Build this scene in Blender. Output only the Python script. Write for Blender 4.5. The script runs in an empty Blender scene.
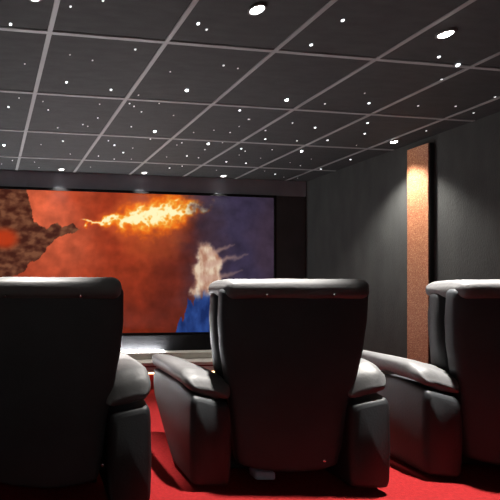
import bpy, bmesh, math, random
from mathutils import Vector, Matrix, noise

SC = bpy.context.scene
COL = SC.collection
rnd = random.Random(7)
PI = math.pi

# ------------------------------------------------------------------ helpers
def link(o, parent=None):
    COL.objects.link(o)
    if parent is not None:
        o.parent = parent
    return o

def obj(name, bm, mat, parent=None, smooth=True, sharp=None):
    bmesh.ops.recalc_face_normals(bm, faces=bm.faces)
    me = bpy.data.meshes.new(name)
    bm.to_mesh(me)
    bm.free()
    if smooth:
        for p in me.polygons:
            p.use_smooth = True
        if sharp:
            me.set_sharp_from_angle(angle=math.radians(sharp))
    if mat is not None:
        me.materials.append(mat)
    return link(bpy.data.objects.new(name, me), parent)

def empty(name, loc, rz=0.0):
    o = bpy.data.objects.new(name, None)
    o.location = loc
    o.rotation_euler = (0, 0, rz)
    o.empty_display_size = .1
    return link(o)

def tag(o, label, cat, group=None, kind=None):
    o['label'] = label
    o['category'] = cat
    if group: o['group'] = group
    if kind: o['kind'] = kind
    return o

def struct(o):
    o['kind'] = 'structure'
    return o

def box(bm, x0, x1, y0, y1, z0, z1, bev=0.0, seg=2):
    r = bmesh.ops.create_cube(bm, size=1.0)
    for v in r['verts']:
        v.co = Vector((x0 + (v.co.x + .5) * (x1 - x0), y0 + (v.co.y + .5) * (y1 - y0), z0 + (v.co.z + .5) * (z1 - z0)))
    if bev:
        es = set()
        for v in r['verts']:
            es.update(v.link_edges)
        bmesh.ops.bevel(bm, geom=list(es), offset=bev, segments=seg, affect='EDGES', profile=.5)

def boxbm(*a, **k):
    bm = bmesh.new()
    box(bm, *a, **k)
    return bm

def lathe(bm, prof, c=(0, 0, 0), n=24):
    rings = []
    for r, z in prof:
        if r < 1e-6:
            rings.append([bm.verts.new((c[0], c[1], c[2] + z))])
        else:
            rings.append([bm.verts.new((c[0] + r * math.cos(2 * PI * k / n), c[1] + r * math.sin(2 * PI * k / n), c[2] + z)) for k in range(n)])
    for a, b in zip(rings, rings[1:]):
        if len(a) == 1 and len(b) == 1: continue
        for k in range(n):
            k2 = (k + 1) % n
            if len(a) == 1: bm.faces.new((a[0], b[k], b[k2]))
            elif len(b) == 1: bm.faces.new((a[k], a[k2], b[0]))
            else: bm.faces.new((a[k], a[k2], b[k2], b[k]))

def loft(rings):
    bm = bmesh.new()
    vs = [[bm.verts.new(p) for p in r] for r in rings]
    n = len(vs[0])
    for a, b in zip(vs, vs[1:]):
        for k in range(n):
            bm.faces.new((a[k], a[(k + 1) % n], b[(k + 1) % n], b[k]))
    bm.faces.new(vs[0])
    bm.faces.new(vs[-1])
    return bm

def sup(t, e):
    """unit superellipse point, e small = boxy"""
    c, s = math.cos(t), math.sin(t)
    return math.copysign(abs(c) ** e, c), math.copysign(abs(s) ** e, s)

def lerp_tab(tab, x):
    if x <= tab[0][0]: return tab[0][1]
    for (a, b), (c, d) in zip(tab, tab[1:]):
        if x <= c:
            t = (x - a) / (c - a)
            t = t * t * (3 - 2 * t) * .5 + t * .5
            return b + (d - b) * t
    return tab[-1][1]

def capped(n, r0, r1, L):
    """stations along a length L with rounded ends: list of (pos, scale)"""
    out = []
    for k in range(6):
        a = k / 6 * PI / 2
        out.append((r0 * (1 - math.cos(a)), max(.04, math.sin(a)) ** .8 if k else .3))
    for k in range(n + 1):
        out.append((r0 + (L - r0 - r1) * k / n, 1.0))
    for k in range(1, 7):
        a = k / 6 * PI / 2
        out.append((L - r1 + r1 * math.sin(a), max(.3, math.cos(a) ** .8) if k == 6 else math.cos(a) ** .8))
    return out

# ------------------------------------------------------------------ materials
def nodes(name):
    m = bpy.data.materials.new(name)
    m.use_nodes = True
    nt = m.node_tree
    b = nt.nodes['Principled BSDF']
    return m, nt, b

def ramp(nt, fac, stops):
    r = nt.nodes.new('ShaderNodeValToRGB')
    els = r.color_ramp.elements
    while len(els) < len(stops): els.new(.5)
    for e, (p, c) in zip(els, stops):
        e.position = p
        e.color = (*c, 1)
    nt.links.new(fac, r.inputs[0])
    return r.outputs[0]

def noisy(name, c1, c2, scale, rough=.6, bump=0.0, bscale=None, detail=4, spec=.5, stretch=(1, 1, 1), metal=0.0, bdist=.01):
    m, nt, b = nodes(name)
    tc = nt.nodes.new('ShaderNodeTexCoord')
    mp = nt.nodes.new('ShaderNodeMapping')
    mp.inputs['Scale'].default_value = stretch
    nt.links.new(tc.outputs['Object'], mp.inputs[0])
    n = nt.nodes.new('ShaderNodeTexNoise')
    n.inputs['Scale'].default_value = scale
    n.inputs['Detail'].default_value = detail
    nt.links.new(mp.outputs[0], n.inputs['Vector'])
    nt.links.new(ramp(nt, n.outputs['Fac'], [(.3, c1), (.7, c2)]), b.inputs['Base Color'])
    b.inputs['Roughness'].default_value = rough
    b.inputs['Specular IOR Level'].default_value = spec
    b.inputs['Metallic'].default_value = metal
    if bump:
        n2 = nt.nodes.new('ShaderNodeTexNoise')
        n2.inputs['Scale'].default_value = bscale or scale
        n2.inputs['Detail'].default_value = 5
        nt.links.new(mp.outputs[0], n2.inputs['Vector'])
        bp = nt.nodes.new('ShaderNodeBump')
        bp.inputs['Strength'].default_value = bump
        bp.inputs['Distance'].default_value = bdist
        nt.links.new(n2.outputs['Fac'], bp.inputs['Height'])
        nt.links.new(bp.outputs[0], b.inputs['Normal'])
    return m

def emis(name, col, strength):
    m, nt, b = nodes(name)
    b.inputs['Base Color'].default_value = (.8, .8, .8, 1)
    b.inputs['Emission Color'].default_value = (*col, 1)
    b.inputs['Emission Strength'].default_value = strength
    return m

# ------------------------------------------------------------------ palette
M_LEATHER = noisy('black_leather', (.016, .018, .02), (.022, .024, .027), 6, rough=.52, bump=.25, bscale=90, spec=.32, bdist=.004)  # darkened so the shade on the arm rears sits in the colour
M_LEATHER_LIT = noisy('lit_black_leather', (.075, .075, .077), (.095, .095, .098), 5, rough=.55, bump=.3, bscale=60, spec=.5, bdist=.005)  # same leather made paler, overhead light on headrests and pads put into colour
M_BACK = noisy('matt_black_back_leather', (.03, .033, .037), (.04, .044, .049), 4, rough=.6, bump=.2, bscale=70, spec=.25, bdist=.004)  # same leather, colour lifted in place of soft light on the backs
M_BASE = noisy('black_base_board', (.01, .01, .01), (.015, .015, .015), 9, rough=.7)
M_STEEL = noisy('polished_steel', (.55, .55, .55), (.7, .7, .7), 20, rough=.25, metal=1.0)
M_CARPET = noisy('red_carpet', (.15, .007, .008), (.23, .011, .012), 60, rough=.95, bump=.8, bscale=350, spec=.1, bdist=.006)
M_TILE = noisy('dark_ceiling_tile', (.034, .036, .037), (.044, .046, .047), 7, rough=.75, bump=.15, bscale=220, spec=.25, stretch=(1, 4, 1))
M_GRID = noisy('grey_ceiling_bar', (.23, .235, .235), (.28, .285, .285), 5, rough=.5)
M_WALL = noisy('charcoal_wall_fabric', (.046, .048, .047), (.06, .062, .06), 9, rough=.85, bump=.3, bscale=160, spec=.2, stretch=(1, 1, .25))
M_FRONT = noisy('slate_front_wall', (.055, .058, .062), (.07, .073, .078), 4, rough=.7, spec=.3)
M_PALE = noisy('pale_grey_back_wall', (.5, .5, .5), (.56, .56, .56), 3, rough=.9)
M_SLATE = noisy('slate_grey_pelmet', (.24, .26, .3), (.29, .31, .35), 4, rough=.7, spec=.3)
M_MASK = noisy('black_masking_cloth', (.008, .008, .009), (.013, .013, .014), 12, rough=.9, spec=.15)
M_STONE = noisy('pale_stone_step', (.55, .52, .47), (.7, .68, .62), 8, rough=.55, stretch=(1, 5, 5))
M_LED = emis('warm_step_light', (1, .55, .25), 9.0)
M_FILL = emis('white_fill_glow', (.97, .98, 1), 280.0)  # emitter added for neutral light on the ceiling
M_LENS = emis('lamp_lens', (1, .96, .9), 60.0)
M_LENS_DIM = emis('dim_lamp_lens', (1, .97, .95), 3.0)
M_RING = noisy('dark_lamp_ring', (.05, .05, .05), (.08, .08, .08), 10, rough=.4, spec=.5)
M_BLOCK = noisy('pale_blue_plastic', (.26, .36, .5), (.36, .45, .58), 15, rough=.4)

def copper_material():
    m, nt, b = nodes('speckled_copper_mosaic')
    tc = nt.nodes.new('ShaderNodeTexCoord')
    v = nt.nodes.new('ShaderNodeTexVoronoi')
    v.inputs['Scale'].default_value = 210
    nt.links.new(tc.outputs['Object'], v.inputs['Vector'])
    sep = nt.nodes.new('ShaderNodeSeparateColor')
    nt.links.new(v.outputs['Color'], sep.inputs[0])
    col = ramp(nt, sep.outputs[0], [(0.0, (.22, .07, .035)), (.4, (.34, .125, .06)), (.75, (.42, .18, .09)), (1.0, (.6, .34, .18))])
    nt.links.new(col, b.inputs['Base Color'])
    b.inputs['Roughness'].default_value = .42
    b.inputs['Metallic'].default_value = .1
    bp = nt.nodes.new('ShaderNodeBump')
    bp.inputs['Strength'].default_value = .35
    bp.inputs['Distance'].default_value = .004
    nt.links.new(v.outputs['Distance'], bp.inputs['Height'])
    nt.links.new(bp.outputs[0], b.inputs['Normal'])
    return m
M_COPPER = copper_material()

# ------------------------------------------------------------------ room shell
XL, XR, YB, YF, ZC = -.65, 4.0, -2.0, 4.704, 2.456  # room and fittings scaled up about the camera, recliners left at their size
def slab(name, mat, *b):
    return struct(obj(name, boxbm(*b), mat, smooth=False))
slab('floor', M_CARPET, XL - .1, XR + .1, YB - .1, YF + .1, -.08, 0)
slab('ceiling', M_TILE, XL - .1, XR + .1, YB - .1, YF + .1, ZC, ZC + .08)
slab('wall_right', M_WALL, XR, XR + .1, YB - .1, YF + .1, 0, ZC)
slab('wall_left', M_WALL, XL - .1, XL, YB - .1, YF + .1, 0, ZC)
slab('wall_front', M_FRONT, XL, XR, YF, YF + .1, 0, ZC)
slab('wall_back', M_PALE, XL, XR, YB - .1, YB, 0, ZC)

slab('trim_2', M_SLATE, XL, XR, YF - .02, YF, 2.268, ZC)
# suspended-ceiling bars: square grid
PITCH, GX, GY = .672, .3469, 2.2187
bm = bmesh.new()
bars_x = [GX + PITCH * k for k in range(-1, 6)]
for x in bars_x:
    box(bm, x - .0134, x + .0134, YB, YF, ZC - .006, ZC)
for k in range(-6, 4):
    y = GY + PITCH * k
    xs = [XL] + bars_x + [XR]
    for a, b in zip(xs, xs[1:]):
        box(bm, a + .0134, b - .0134, y - .0106, y + .0106, ZC - .006, ZC)
struct(obj('trim_1', bm, M_GRID, smooth=False))

# ------------------------------------------------------------------ stars, image pixel positions cast onto the ceiling plane
STARS = [(0.13,2.18,'b'),(0.42,2.01,'m'),(0.57,1.95,'m'),(0.24,2.54,'f'),(0.50,2.41,'f'),(0.65,2.45,'f'),(0.54,2.72,'b'),(0.87,2.78,'b'),(0.24,2.98,'f'),(0.17,3.13,'b'),(0.42,3.01,'f'),(0.48,3.14,'m'),(0.85,3.00,'f'),(0.90,3.23,'m'),(1.12,2.05,'b'),(1.19,2.09,'m'),(0.87,2.31,'m'),(1.48,2.40,'m'),(1.59,2.42,'f'),(1.18,2.51,'f'),(1.40,2.72,'B'),(1.07,2.96,'m'),(1.12,3.00,'m'),(1.21,3.08,'m'),(1.29,2.93,'f'),(1.49,3.11,'f'),(1.96,2.96,'b'),(2.13,3.10,'m'),(1.09,2.83,'f'),(1.86,1.93,'b'),(1.86,2.14,'b'),(2.20,2.76,'B'),(2.53,2.78,'m'),(2.68,2.60,'f'),(2.85,2.73,'b'),(2.54,3.12,'m'),(3.16,3.04,'b'),(2.14,3.10,'f'),(2.72,2.15,'b'),(2.93,2.21,'B'),(3.02,2.37,'m'),(3.26,2.72,'m'),(3.55,2.69,'m'),(3.67,2.53,'m'),(3.82,2.77,'m'),(0.61,3.46,'m'),(0.81,3.37,'m'),(0.86,3.40,'f'),(0.17,3.92,'B'),(0.52,3.86,'f'),(0.71,3.75,'b'),(1.13,3.69,'m'),(1.22,3.79,'b'),(1.37,3.97,'b'),(1.15,4.10,'m'),(1.34,4.17,'m'),(1.26,4.25,'f'),(0.28,4.35,'m'),(0.17,4.48,'f'),(0.52,4.37,'f'),(0.59,4.55,'f'),(1.16,4.46,'f'),(0.85,4.08,'f'),(1.47,3.43,'B'),(1.23,3.36,'m'),(1.50,3.60,'m'),(1.82,3.41,'f'),(1.97,3.34,'f'),(2.14,3.37,'m'),(2.14,3.24,'f'),(1.83,3.65,'m'),(1.81,3.71,'f'),(2.09,3.64,'B'),(2.14,3.79,'m'),(2.05,3.98,'b'),(2.20,4.02,'m'),(1.42,3.84,'f'),(1.52,4.15,'f'),(2.05,4.38,'b'),(2.16,4.30,'m'),(1.86,4.04,'f'),(2.21,3.60,'f'),(2.48,3.72,'b'),(2.56,3.78,'m'),(2.57,3.89,'f'),(2.56,4.10,'b'),(2.80,4.12,'b'),(2.62,4.39,'f'),(2.80,3.18,'b'),(2.55,3.47,'b'),(2.42,3.29,'m'),(2.87,3.47,'m'),(3.14,3.42,'b'),(2.80,3.71,'m'),(2.85,3.95,'f'),(3.12,3.71,'B'),(3.34,3.24,'b'),(3.52,3.50,'f'),(3.82,3.87,'b'),(3.45,4.12,'m'),(3.26,4.04,'f'),(3.40,3.91,'f'),(3.77,4.20,'b'),(3.39,4.44,'b'),(3.58,4.54,'f'),(3.19,4.35,'f'),(3.78,4.56,'f'),(3.82,3.12,'m')]
star_mats = {'B': emis('bright_star_tip', (.92, .97, 1), 9.0), 'b': emis('star_tip', (.92, .97, 1), 3.0),
             'm': emis('soft_star_tip', (.95, .97, 1), 1.2), 'f': emis('faint_star_tip', (1, .95, .92), .3)}
star_r = {'B': .0115, 'b': .008, 'm': .006, 'f': .005}
star_lab = {'B': ('largest brilliant white star point set in the dark ceiling', 'brilliant star points'),
            'b': ('clear bright white star point in the dark ceiling tiles', 'bright star points'),
            'm': ('small soft white star point in the dark ceiling tiles', 'small star points'),
            'f': ('very faint tiny star point barely glowing in ceiling tiles', 'faint star points')}
star_proto = {}
for (sx, sy, k) in STARS:
    if k not in star_proto:
        bm = bmesh.new()
        r = star_r[k]
        lathe(bm, [(r, 0), (r * .95, -r * .35), (r * .7, -r * .7), (0, -r)], n=12)
        o = obj('ceiling_star', bm, star_mats[k])
        star_proto[k] = o
    else:
        o = star_proto[k].copy()
        link(o)
    o.location = (sx, sy, ZC)
    tag(o, star_lab[k][0], 'star light', star_lab[k][1])

# ------------------------------------------------------------------ downlights
P_ROW = 900
def downlight(x, y, label, lens, group, power=0, angle=50, blend=.6, r=.042, col=(1, .95, .88), tgt=None):
    t = empty('ceiling_downlight', (x, y, ZC))
    tag(t, label, 'ceiling light', group)
    bm = bmesh.new()
    lathe(bm, [(r * 1.35, 0), (r * 1.35, -.008), (r * 1.05, -.013), (r, -.008), (r, 0)], n=32)
    obj('trim_ring', bm, M_RING, t)
    bm = bmesh.new()
    lathe(bm, [(r * .98, -.004), (r * .85, -.012), (r * .5, -.018), (0, -.021)], n=24)
    obj('lens', bm, lens, t)
    if power:
        L = bpy.data.lights.new('spot_lamp', 'SPOT')
        L.energy = power
        L.spot_size = math.radians(angle)
        L.spot_blend = blend
        L.shadow_soft_size = .03
        L.color = col
        lo = bpy.data.objects.new('spot_lamp', L)
        link(lo, t)
        lo.location = (0, 0, -.045)
        if tgt:
            d = Vector(tgt) - Vector((x, y, ZC - .045))
            lo.rotation_euler = d.to_track_quat('-Z', 'Y').to_euler()
    return t
downlight(.235, 1.95, 'downlight above the left recliner, at the top edge of the ceiling', M_LENS, 'row downlights', P_ROW, 46, .6, r=.032, tgt=(.3, 2.6, 0))
downlight(1.355, 1.904, 'bright downlight in the ceiling above the middle recliner', M_LENS, 'row downlights', P_ROW, 54, .6, r=.032, tgt=(1.355, 2.5, 0))
downlight(2.51, 1.95, 'bright downlight in the ceiling between middle and right recliners', M_LENS, 'row downlights', P_ROW * 1.3, 48, .6, r=.032, tgt=(2.62, 2.06, 0))
downlight(3.77, 3.36, 'small downlight at the right wall beside the copper panel top', M_LENS, 'wall downlight', 220, 88, 1.0, r=.026)
for x, w, p in ((.848, 'leftmost', 70), (1.826, 'middle', 50), (2.81, 'rightmost', 28)):
    downlight(x, 4.56, w + ' of three dim downlights along the ceiling before the screen', M_LENS_DIM, 'front downlights', p, 84, .9, r=.034)
for x, p in ((.1, 260),):  # lamp added behind the camera, bounces neutral light off the back wall
    downlight(x, -1.6, 'added unseen downlight washing the back wall for neutral fill', M_LENS, 'added fill downlights', p, 90, .8, r=.032, tgt=(x, YB, 1.2))

# ------------------------------------------------------------------ copper wall panel
t = empty('wall_panel', (XR, 3.303, 0))
tag(t, 'tall narrow copper mosaic panel on the charcoal right wall', 'wall panel')
obj('mosaic_face', boxbm(-.05, -.04, -.093, .093, .004, 2.389, bev=.002), M_COPPER, t, smooth=False)
obj('backing_frame', boxbm(-.04, 0, -.1, .1, .004, 2.389), M_BASE, t, smooth=False)

# ------------------------------------------------------------------ projection screen
SX0, SX1, SZ0, SZ1 = -.37, 3.545, .577, 2.232
def srgb(c):
    return tuple((v / 255 / 12.92) if v < 10 else ((v / 255 + .055) / 1.055) ** 2.4 for v in c)
def mix(a, b, t):
    t = max(0, min(1, t))
    return tuple(p + (q - p) * t for p, q in zip(a, b))
def sst(a, b, x):
    t = max(0, min(1, (x - a) / (b - a)))
    return t * t * (3 - 2 * t)
def fbm(x, y, z=0, o=4):
    return noise.fractal(Vector((x, y, z)), 1.0, 2.0, o)
def inpoly(x, y, P):
    c = False
    j = len(P) - 1
    for i in range(len(P)):
        if (P[i][1] > y) != (P[j][1] > y) and x < (P[j][0] - P[i][0]) * (y - P[i][1]) / (P[j][1] - P[i][1]) + P[i][0]:
            c = not c
        j = i
    return c
def segd(px, py, a, b):
    dx, dy = b[0] - a[0], b[1] - a[1]
    t = max(0, min(1, ((px - a[0]) * dx + (py - a[1]) * dy) / (dx * dx + dy * dy)))
    return math.hypot(px - a[0] - t * dx, py - a[1] - t * dy), t
CRAG = [(-40, 186), (23, 186), (27, 205), (33, 222), (41, 228), (52, 221), (58, 226), (66, 222), (72, 229), (60, 233), (50, 238), (44, 246), (36, 256), (26, 263), (22, 270), (12, 276), (4, 284), (-40, 290)]
ROCK = [(166, 340), (172, 316), (176, 322), (180, 296), (185, 306), (188, 284), (194, 298), (199, 280), (204, 300), (207, 292), (211, 316), (215, 310), (222, 340)]
STREAKS = [((200, 262), (242, 250), 5), ((196, 276), (236, 268), 6), ((202, 250), (228, 240), 4)]
def picture(x, y):  # x, y and the outlines above are image pixels, mapped linearly to the screen
    n1 = fbm(x * .018, y * .022, 3)
    n2 = fbm(x * .08, y * .08, 9)
    k = x + n1 * 22 - (y - 250) * .12
    c = mix((150, 56, 34), (206, 92, 60), sst(-20, 45, k) * sst(330, 215, y))
    c = mix(c, (152, 54, 30), sst(55, 105, k))
    c = mix(c, (104, 38, 26), sst(115, 160, k))
    c = mix(c, (62, 46, 58), sst(158, 205, k))
    c = mix(c, (56, 48, 70), sst(200, 230, k))
    c = mix(c, (56, 44, 58), sst(240, 275, k))
    c = mix(c, (c[0] * .68, c[1] * .6, c[2] * .6), sst(255, 325, y) * sst(190, 120, x) * .85)
    g = 1 + .16 * n2 + .12 * n1
    c = tuple(v * g for v in c)
    # fire
    w = fbm(x * .07, y * .07, 5) * 7
    t = (x - 75) / 112
    if -.1 < t < 1.2:
        yc = 222 - 13 * t - 6 * t * t + w * .45
        hw = 1.4 + 19 * sst(.08, .6, t) * (1 - .75 * sst(.75, 1.08, t))
        d = abs(y - yc + 6 * fbm(x * .09, y * .09, 1, 3)) / hw
        a = sst(1.35, .55, d + .3 * fbm(x * .12, y * .12, 7, 3)) * sst(-.02, .05, t) * sst(1.12, .85, t + .12 * fbm(x * .1, y * .1, 2))
        core = sst(1.15, .1, d + .7 * abs(fbm(x * .11, y * .11, 4, 3)))
        fire = mix((236, 104, 24), (255, 196, 70), core)
        fire = mix(fire, (255, 246, 190), sst(.55, .95, core))
        c = mix(c, (226, 104, 48), sst(3.2, .8, d) * .45 * sst(-.02, .2, t) * sst(1.15, .8, t))
        c = mix(c, fire, a)
    # dark rocky slope
    xx, yy = x + n2 * 2.4, y + fbm(x * .1, y * .1, 11) * 2.4
    if inpoly(xx, yy, CRAG):
        r = mix((66, 30, 22), (120, 74, 52), .5 + 1.1 * fbm(x * .11, y * .16, 8))
        r = mix(r, (178, 56, 24), sst(14, 4, math.hypot((x - 4) * .8, y - 238)) )
        c = r
    # blue rock with a pale wind-blown plume
    yb = y + fbm(x * .1, y * .1, 21) * 2
    xb = x + fbm(x * .1, y * .1, 31) * 2
    if inpoly(xb, yb, ROCK):
        c = mix((24, 42, 92), (42, 70, 134), .5 + fbm(x * .12, y * .06, 14))
    ax = 196 + 5 * math.sin((y - 240) * .06) + n2 * 5
    pw = 5 + 9 * sst(238, 262, y) * sst(312, 280, y)
    pa = sst(pw + 3, pw - 3, abs(x - ax)) * sst(234, 246, y + n2 * 5) * sst(300, 286, y + n2 * 6)
    col = mix((178, 128, 104), (232, 208, 180), .5 + 1.2 * fbm(x * .16, y * .07, 17))
    c = mix(c, col, pa * .95)
    for a, b, wd in STREAKS:
        d, tt = segd(x, y + 3 * fbm(x * .08, y * .05, a[1]), a, b)
        c = mix(c, (196, 156, 138), sst(wd * (1.3 - tt), 0, d) * (.8 - .6 * tt))
    return c
def screen_mesh():
    nx, ny = 500, 190
    vs, cs, fs = [], [], []
    for j in range(ny + 1):
        z = SZ0 + (SZ1 - SZ0) * j / ny
        for i in range(nx + 1):
            xx = SX0 + (SX1 - SX0) * i / nx
            vs.append((xx, 0, z))
            c = srgb(picture((xx - .16) * 79.64, 190 + (2.232 - z) * 85.36))
            cs.extend((*c, 1))
    for j in range(ny):
        for i in range(nx):
            a = j * (nx + 1) + i
            fs.append((a, a + 1, a + nx + 2, a + nx + 1))
    me = bpy.data.meshes.new('picture')
    me.from_pydata(vs, [], fs)
    at = me.color_attributes.new('picture_colour', 'FLOAT_COLOR', 'POINT')
    at.data.foreach_set('color', cs)
    return me
m, nt, b = nodes('projected_picture')
an = nt.nodes.new('ShaderNodeAttribute')
an.attribute_name = 'picture_colour'
nt.links.new(an.outputs['Color'], b.inputs['Emission Color'])
b.inputs['Emission Strength'].default_value = 1.0
b.inputs['Base Color'].default_value = (.004, .004, .004, 1)
b.inputs['Roughness'].default_value = .9
b.inputs['Specular IOR Level'].default_value = 0
me = screen_mesh()
me.materials.append(m)
t = empty('projection_screen', (0, YF, 0))
tag(t, 'wide lit projection screen showing a fiery red picture on the front wall', 'screen')
pic = link(bpy.data.objects.new('picture', me), t)
pic.location = (0, -.035, 0)
bm = bmesh.new()
fw = .03
box(bm, SX0 - fw, SX1 + fw, -.045, 0, SZ1, SZ1 + fw)
box(bm, SX0 - fw, SX1 + fw, -.045, 0, SZ0 - fw, SZ0)
box(bm, SX0 - fw, SX0, -.045, 0, SZ0, SZ1)
box(bm, SX1, SX1 + fw, -.045, 0, SZ0, SZ1)
obj('frame', bm, M_MASK, t, smooth=False)
obj('back_board', boxbm(SX0, SX1, -.03, 0, SZ0, SZ1), M_MASK, t, smooth=False)

# black speaker-cloth box under the screen
tag(obj('masking_panel', boxbm(SX0 - fw, SX1 + fw, YF - .06, YF - .004, .365, SZ0 - fw, bev=.004), M_MASK, smooth=False),
    'long black cloth panel below the lit screen above the pale step', 'panel')

# ------------------------------------------------------------------ stage steps
t = empty('stage', ((XL + XR) / 2, 4.48, 0))
tag(t, 'low stage of pale stone steps with red carpet strips under the screen', 'stage')
hw = (XR - XL) / 2 - .002
FILL_END = .4
obj('top_step', boxbm(-hw, hw, -.022, .22, .297, .3616, bev=.004), M_STONE, t, smooth=False)
obj('added_fill_strip', boxbm(-hw, FILL_END, .11, .14, .3616, .37), M_FILL, t, smooth=False)  # added strip, throws white fill up at the front ceiling
obj('lower_step', boxbm(-hw, hw, -.246, .22, .255, .29, bev=.004), M_STONE, t, smooth=False)
obj('carpet_strip', boxbm(-hw, hw, -.248, .22, .241, .255), M_CARPET, t, smooth=False)
obj('stone_band', boxbm(-hw, hw, -.252, .22, .185, .241, bev=.003), M_STONE, t, smooth=False)
obj('light_strip', boxbm(-hw, hw, -.246, -.226, .170, .185), M_LED, t, smooth=False)
obj('carpet_riser', boxbm(-hw, hw, -.215, .22, 0, .185), M_CARPET, t, smooth=False)

# ------------------------------------------------------------------ recliners
YAW = .126
def cam_xy(xc, zc):
    c, s = math.cos(YAW), math.sin(YAW)
    return c * xc + s * zc, -s * xc + c * zc

BACK_W = [(.10, .262), (.16, .275), (.27, .292), (.42, .312), (.50, .322), (.62, .350), (.75, .372), (.88, .384), (1.06, .382)]
def back_y(z):
    return .055 - .075 * (z - .1)
def back_shell():
    n = 48
    rings = []
    z0, z1 = .108, 1.05
    for pos, sc in capped(26, .03, .03, z1 - z0):
        z = z0 + pos
        w = .965 * lerp_tab(BACK_W, z) - .03 * (1 - sc)
        th = .055 * sc
        r = []
        for k in range(n):
            cx, cy = sup(2 * PI * k / n, .45)
            px = cx * w
            bul = .022 * (1 - cx * cx) * math.sin(PI * min(1, max(0, pos / (z1 - z0)))) if cy < 0 else 0
            sag = -.035 * (1 - cx * cx) * max(0, 1 - pos / .25)
            wr = .003 * noise.noise(Vector((px * 6, z * 4, 2)))
            r.append((px, back_y(z) + .055 + cy * th - bul + wr, z + sag))
        rings.append(r)
    return loft(rings)
def back_cushion():
    n = 48
    rings = []
    z0, z1 = .34, 1.04
    for pos, sc in capped(22, .06, .05, z1 - z0):
        z = z0 + pos
        w = .95 * lerp_tab(BACK_W, z) - .05 * (1 - sc)
        th = .085 * sc
        r = []
        for k in range(n):
            cx, cy = sup(2 * PI * k / n, .6)
            wr = .006 * noise.noise(Vector((cx * 3, z * 9, 5)))
            r.append((cx * (w + wr), back_y(z) + .185 + cy * (th + wr), z))
        rings.append(r)
    return loft(rings)
def head_roll(seed):
    n = 36
    rings = []
    L = .715
    for pos, sc in capped(30, .045, .045, L):
        px = -L / 2 + pos
        r = []
        for k in range(n):
            cx, cz = sup(2 * PI * k / n, .62)
            wr = .0045 * noise.noise(Vector((px * 7, cx * 1.2, seed))) * (1 if cz < 0 else .6)
            r.append((px, back_y(1.05) + .135 + cx * .155 * (.55 + .45 * sc), 1.045 + cz * (.052 * sc) + wr + (-.012 if cx < -.5 and cz < 0 else 0)))
        rings.append(r)
    return loft(rings)

def arm_body(s, off=.395, splay=0.0, hw_=.1):
    """s=+1 right arm. Rear face at y=0; front cuts back towards the floor."""
    n = 56
    rings = []
    L = .68
    for pos, sc in capped(16, .035, .05, L):
        y = pos
        zb = .025 + .33 * max(0, (y - .30) / .36) ** 1.1
        zt = .47 + .035 * min(1, y / .2)
        zm, hh = (zb + zt) / 2, (zt - zb) / 2
        r = []
        for k in range(n):
            cx, cz = sup(2 * PI * k / n, .2)
            tilt = .022 * cx * (1 if cz > 0 else 0)
            bulge = .006 * math.sin(PI * (cz + 1) / 2)
            r.append((s * (off + splay * y + cx * (hw_ * (.72 + .28 * sc) + bulge)), y, zm + cz * hh * (.86 + .14 * sc) + tilt))
        rings.append(r)
    return loft(rings)
def arm_pad(s, rise, seed, off=.395, splay=0.0, hw0=.118):
    n = 40
    rings = []
    L = .70
    for pos, sc in capped(30, .07, .08, L):
        y = pos + .022
        up = rise * (1 - math.exp(-max(0, y) / .09)) - .028 * math.exp(-((y) / .05) ** 2)
        cz0 = .525 + up
        hw_ = hw0 + .006 * math.sin(pos * 9)
        hh = .056
        crease = -.012 * math.exp(-((y - .085) / .022) ** 2)
        r = []
        for k in range(n):
            cx, cz = sup(2 * PI * k / n, .72)
            tilt = .024 * cx
            wr = .013 * noise.noise(Vector((cx * 3.2, pos * 14, seed))) * math.exp(-pos / .12) + .003 * noise.noise(Vector((cx * 4, pos * 8, seed + 3)))
            r.append((s * (off - .003 + splay * y + cx * hw_ * (.6 + .4 * sc)), y, cz0 + cz * hh * sc + tilt + wr + (crease if cz > 0 else 0)))
        rings.append(r)
    return loft(rings)

def cushion(x0, x1, y0, y1, z0, z1, e=.35, seed=0, crown=.02):
    n = 44
    rings = []
    for pos, sc in capped(14, .05, .06, y1 - y0):
        r = []
        for k in range(n):
            cx, cz = sup(2 * PI * k / n, e)
            wr = .005 * noise.noise(Vector((cx * 3, pos * 7, seed)))
            r.append(((x0 + x1) / 2 + cx * (x1 - x0) / 2 * (.85 + .15 * sc), y0 + pos, (z0 + z1) / 2 + cz * (z1 - z0) / 2 * sc + wr + (crown * (1 - cx * cx) if cz > 0 else 0)))
        rings.append(r)
    return loft(rings)

def stud(bm, x, y, z, r):
    bmesh.ops.create_uvsphere(bm, u_segments=12, v_segments=8, radius=r, matrix=Matrix.Translation((x, y, z)) @ Matrix.Diagonal((1, .6, 1, 1)))

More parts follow.
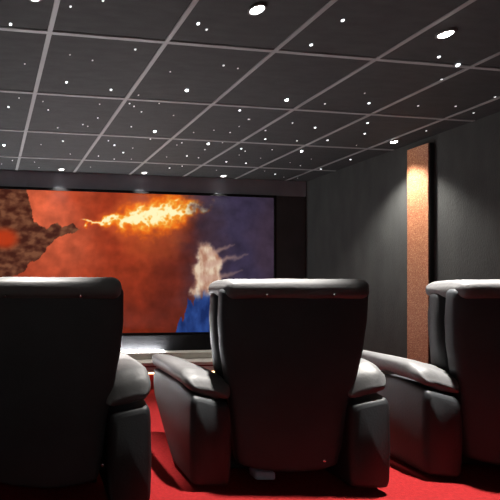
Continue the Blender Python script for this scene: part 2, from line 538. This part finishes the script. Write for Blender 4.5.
def recliner(xc, zc, extra, label, rise_l, rise_r, studs, bolts, seed, left=(.395, 0, .1), right=(.395, 0, .1)):
    X, Y = cam_xy(xc, zc)
    t = empty('cinema_recliner', (X, Y, 0), -(YAW + math.radians(extra)))
    tag(t, label, 'recliner', 'black leather cinema recliners')
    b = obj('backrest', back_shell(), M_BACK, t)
    for (sx, sz) in studs:
        bm = bmesh.new(); stud(bm, 0, 0, 0, .0075)
        o = obj('button', bm, M_STEEL, b); o.location = (sx, back_y(sz) - .021, sz)
    for (sx, sz) in bolts:
        bm = bmesh.new(); stud(bm, 0, 0, 0, .009)
        o = obj('bolt', bm, M_STEEL, b); o.location = (sx, back_y(sz) + .0, sz)
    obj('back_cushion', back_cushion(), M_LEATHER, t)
    obj('headrest', head_roll(seed), M_LEATHER_LIT, t)
    for s, rise, (off, splay, hw_) in ((-1, rise_l, left), (1, rise_r, right)):
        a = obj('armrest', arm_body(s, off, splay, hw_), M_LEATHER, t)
        obj('arm_pad', arm_pad(s, rise, seed + s, off, splay, hw_ + .018), M_LEATHER_LIT, a)
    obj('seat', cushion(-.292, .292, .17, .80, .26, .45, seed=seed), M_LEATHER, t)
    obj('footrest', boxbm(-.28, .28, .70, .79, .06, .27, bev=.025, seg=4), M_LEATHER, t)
    obj('base', boxbm(-.285, .285, .30, .70, 0, .27, bev=.008), M_BASE, t, smooth=False)
    return t

recliner(.035, 1.90, 0, 'left black leather recliner seen from behind, nearest the left picture edge', .07, .08, [(-.185, 1.006), (.16, 1.006)], [(.275, .2)], 1)
recliner(1.318, 2.08, 2, 'middle black leather recliner seen from behind, in front of the screen', .03, .085, [(-.165, 1.01), (.165, 1.01)], [(.17, .15)], 2, left=(.425, .05, .1), right=(.372, 0, .098))
recliner(2.61, 2.13, 11, 'right black leather recliner seen from behind, beside the copper panel', .05, .07, [], [], 3, left=(.415, .08, .085))

# pale blue block under the middle chair
t = empty('plastic_block', (*cam_xy(1.245, 2.27), 0), -.15)
tag(t, 'small pale blue plastic block on the carpet under the middle recliner', 'block')
obj('body', boxbm(-.055, .055, -.04, .04, 0, .045, bev=.012, seg=3), M_BLOCK, t)
obj('cap', boxbm(-.04, .04, -.03, .03, .045, .06, bev=.008, seg=3), M_BLOCK, t)

# ------------------------------------------------------------------ world, camera, view
w = bpy.data.worlds.new('room_world')
SC.world = w
w.use_nodes = True
w.node_tree.nodes['Background'].inputs[0].default_value = (.5, .5, .55, 1)
w.node_tree.nodes['Background'].inputs[1].default_value = .0

cd = bpy.data.cameras.new('camera')
cam = bpy.data.objects.new('camera', cd)
link(cam)
cam.location = (0, 0, 1.0)
cam.rotation_euler = (PI / 2, 0, -YAW)
cd.sensor_width = 36
cd.lens = 408.87 / 500 * 36
cd.shift_x = (250 - 37.75) / 500
cd.shift_y = (297.2 - 250) / 500
cd.clip_start = .02
SC.camera = cam

vs = SC.view_settings
vs.view_transform = 'Standard'
vs.look = 'None'
vs.gamma = 1
vs.use_curve_mapping = False
vs.exposure = 0.0
SC.cycles.max_bounces = 8
SC.cycles.sample_clamp_indirect = 4
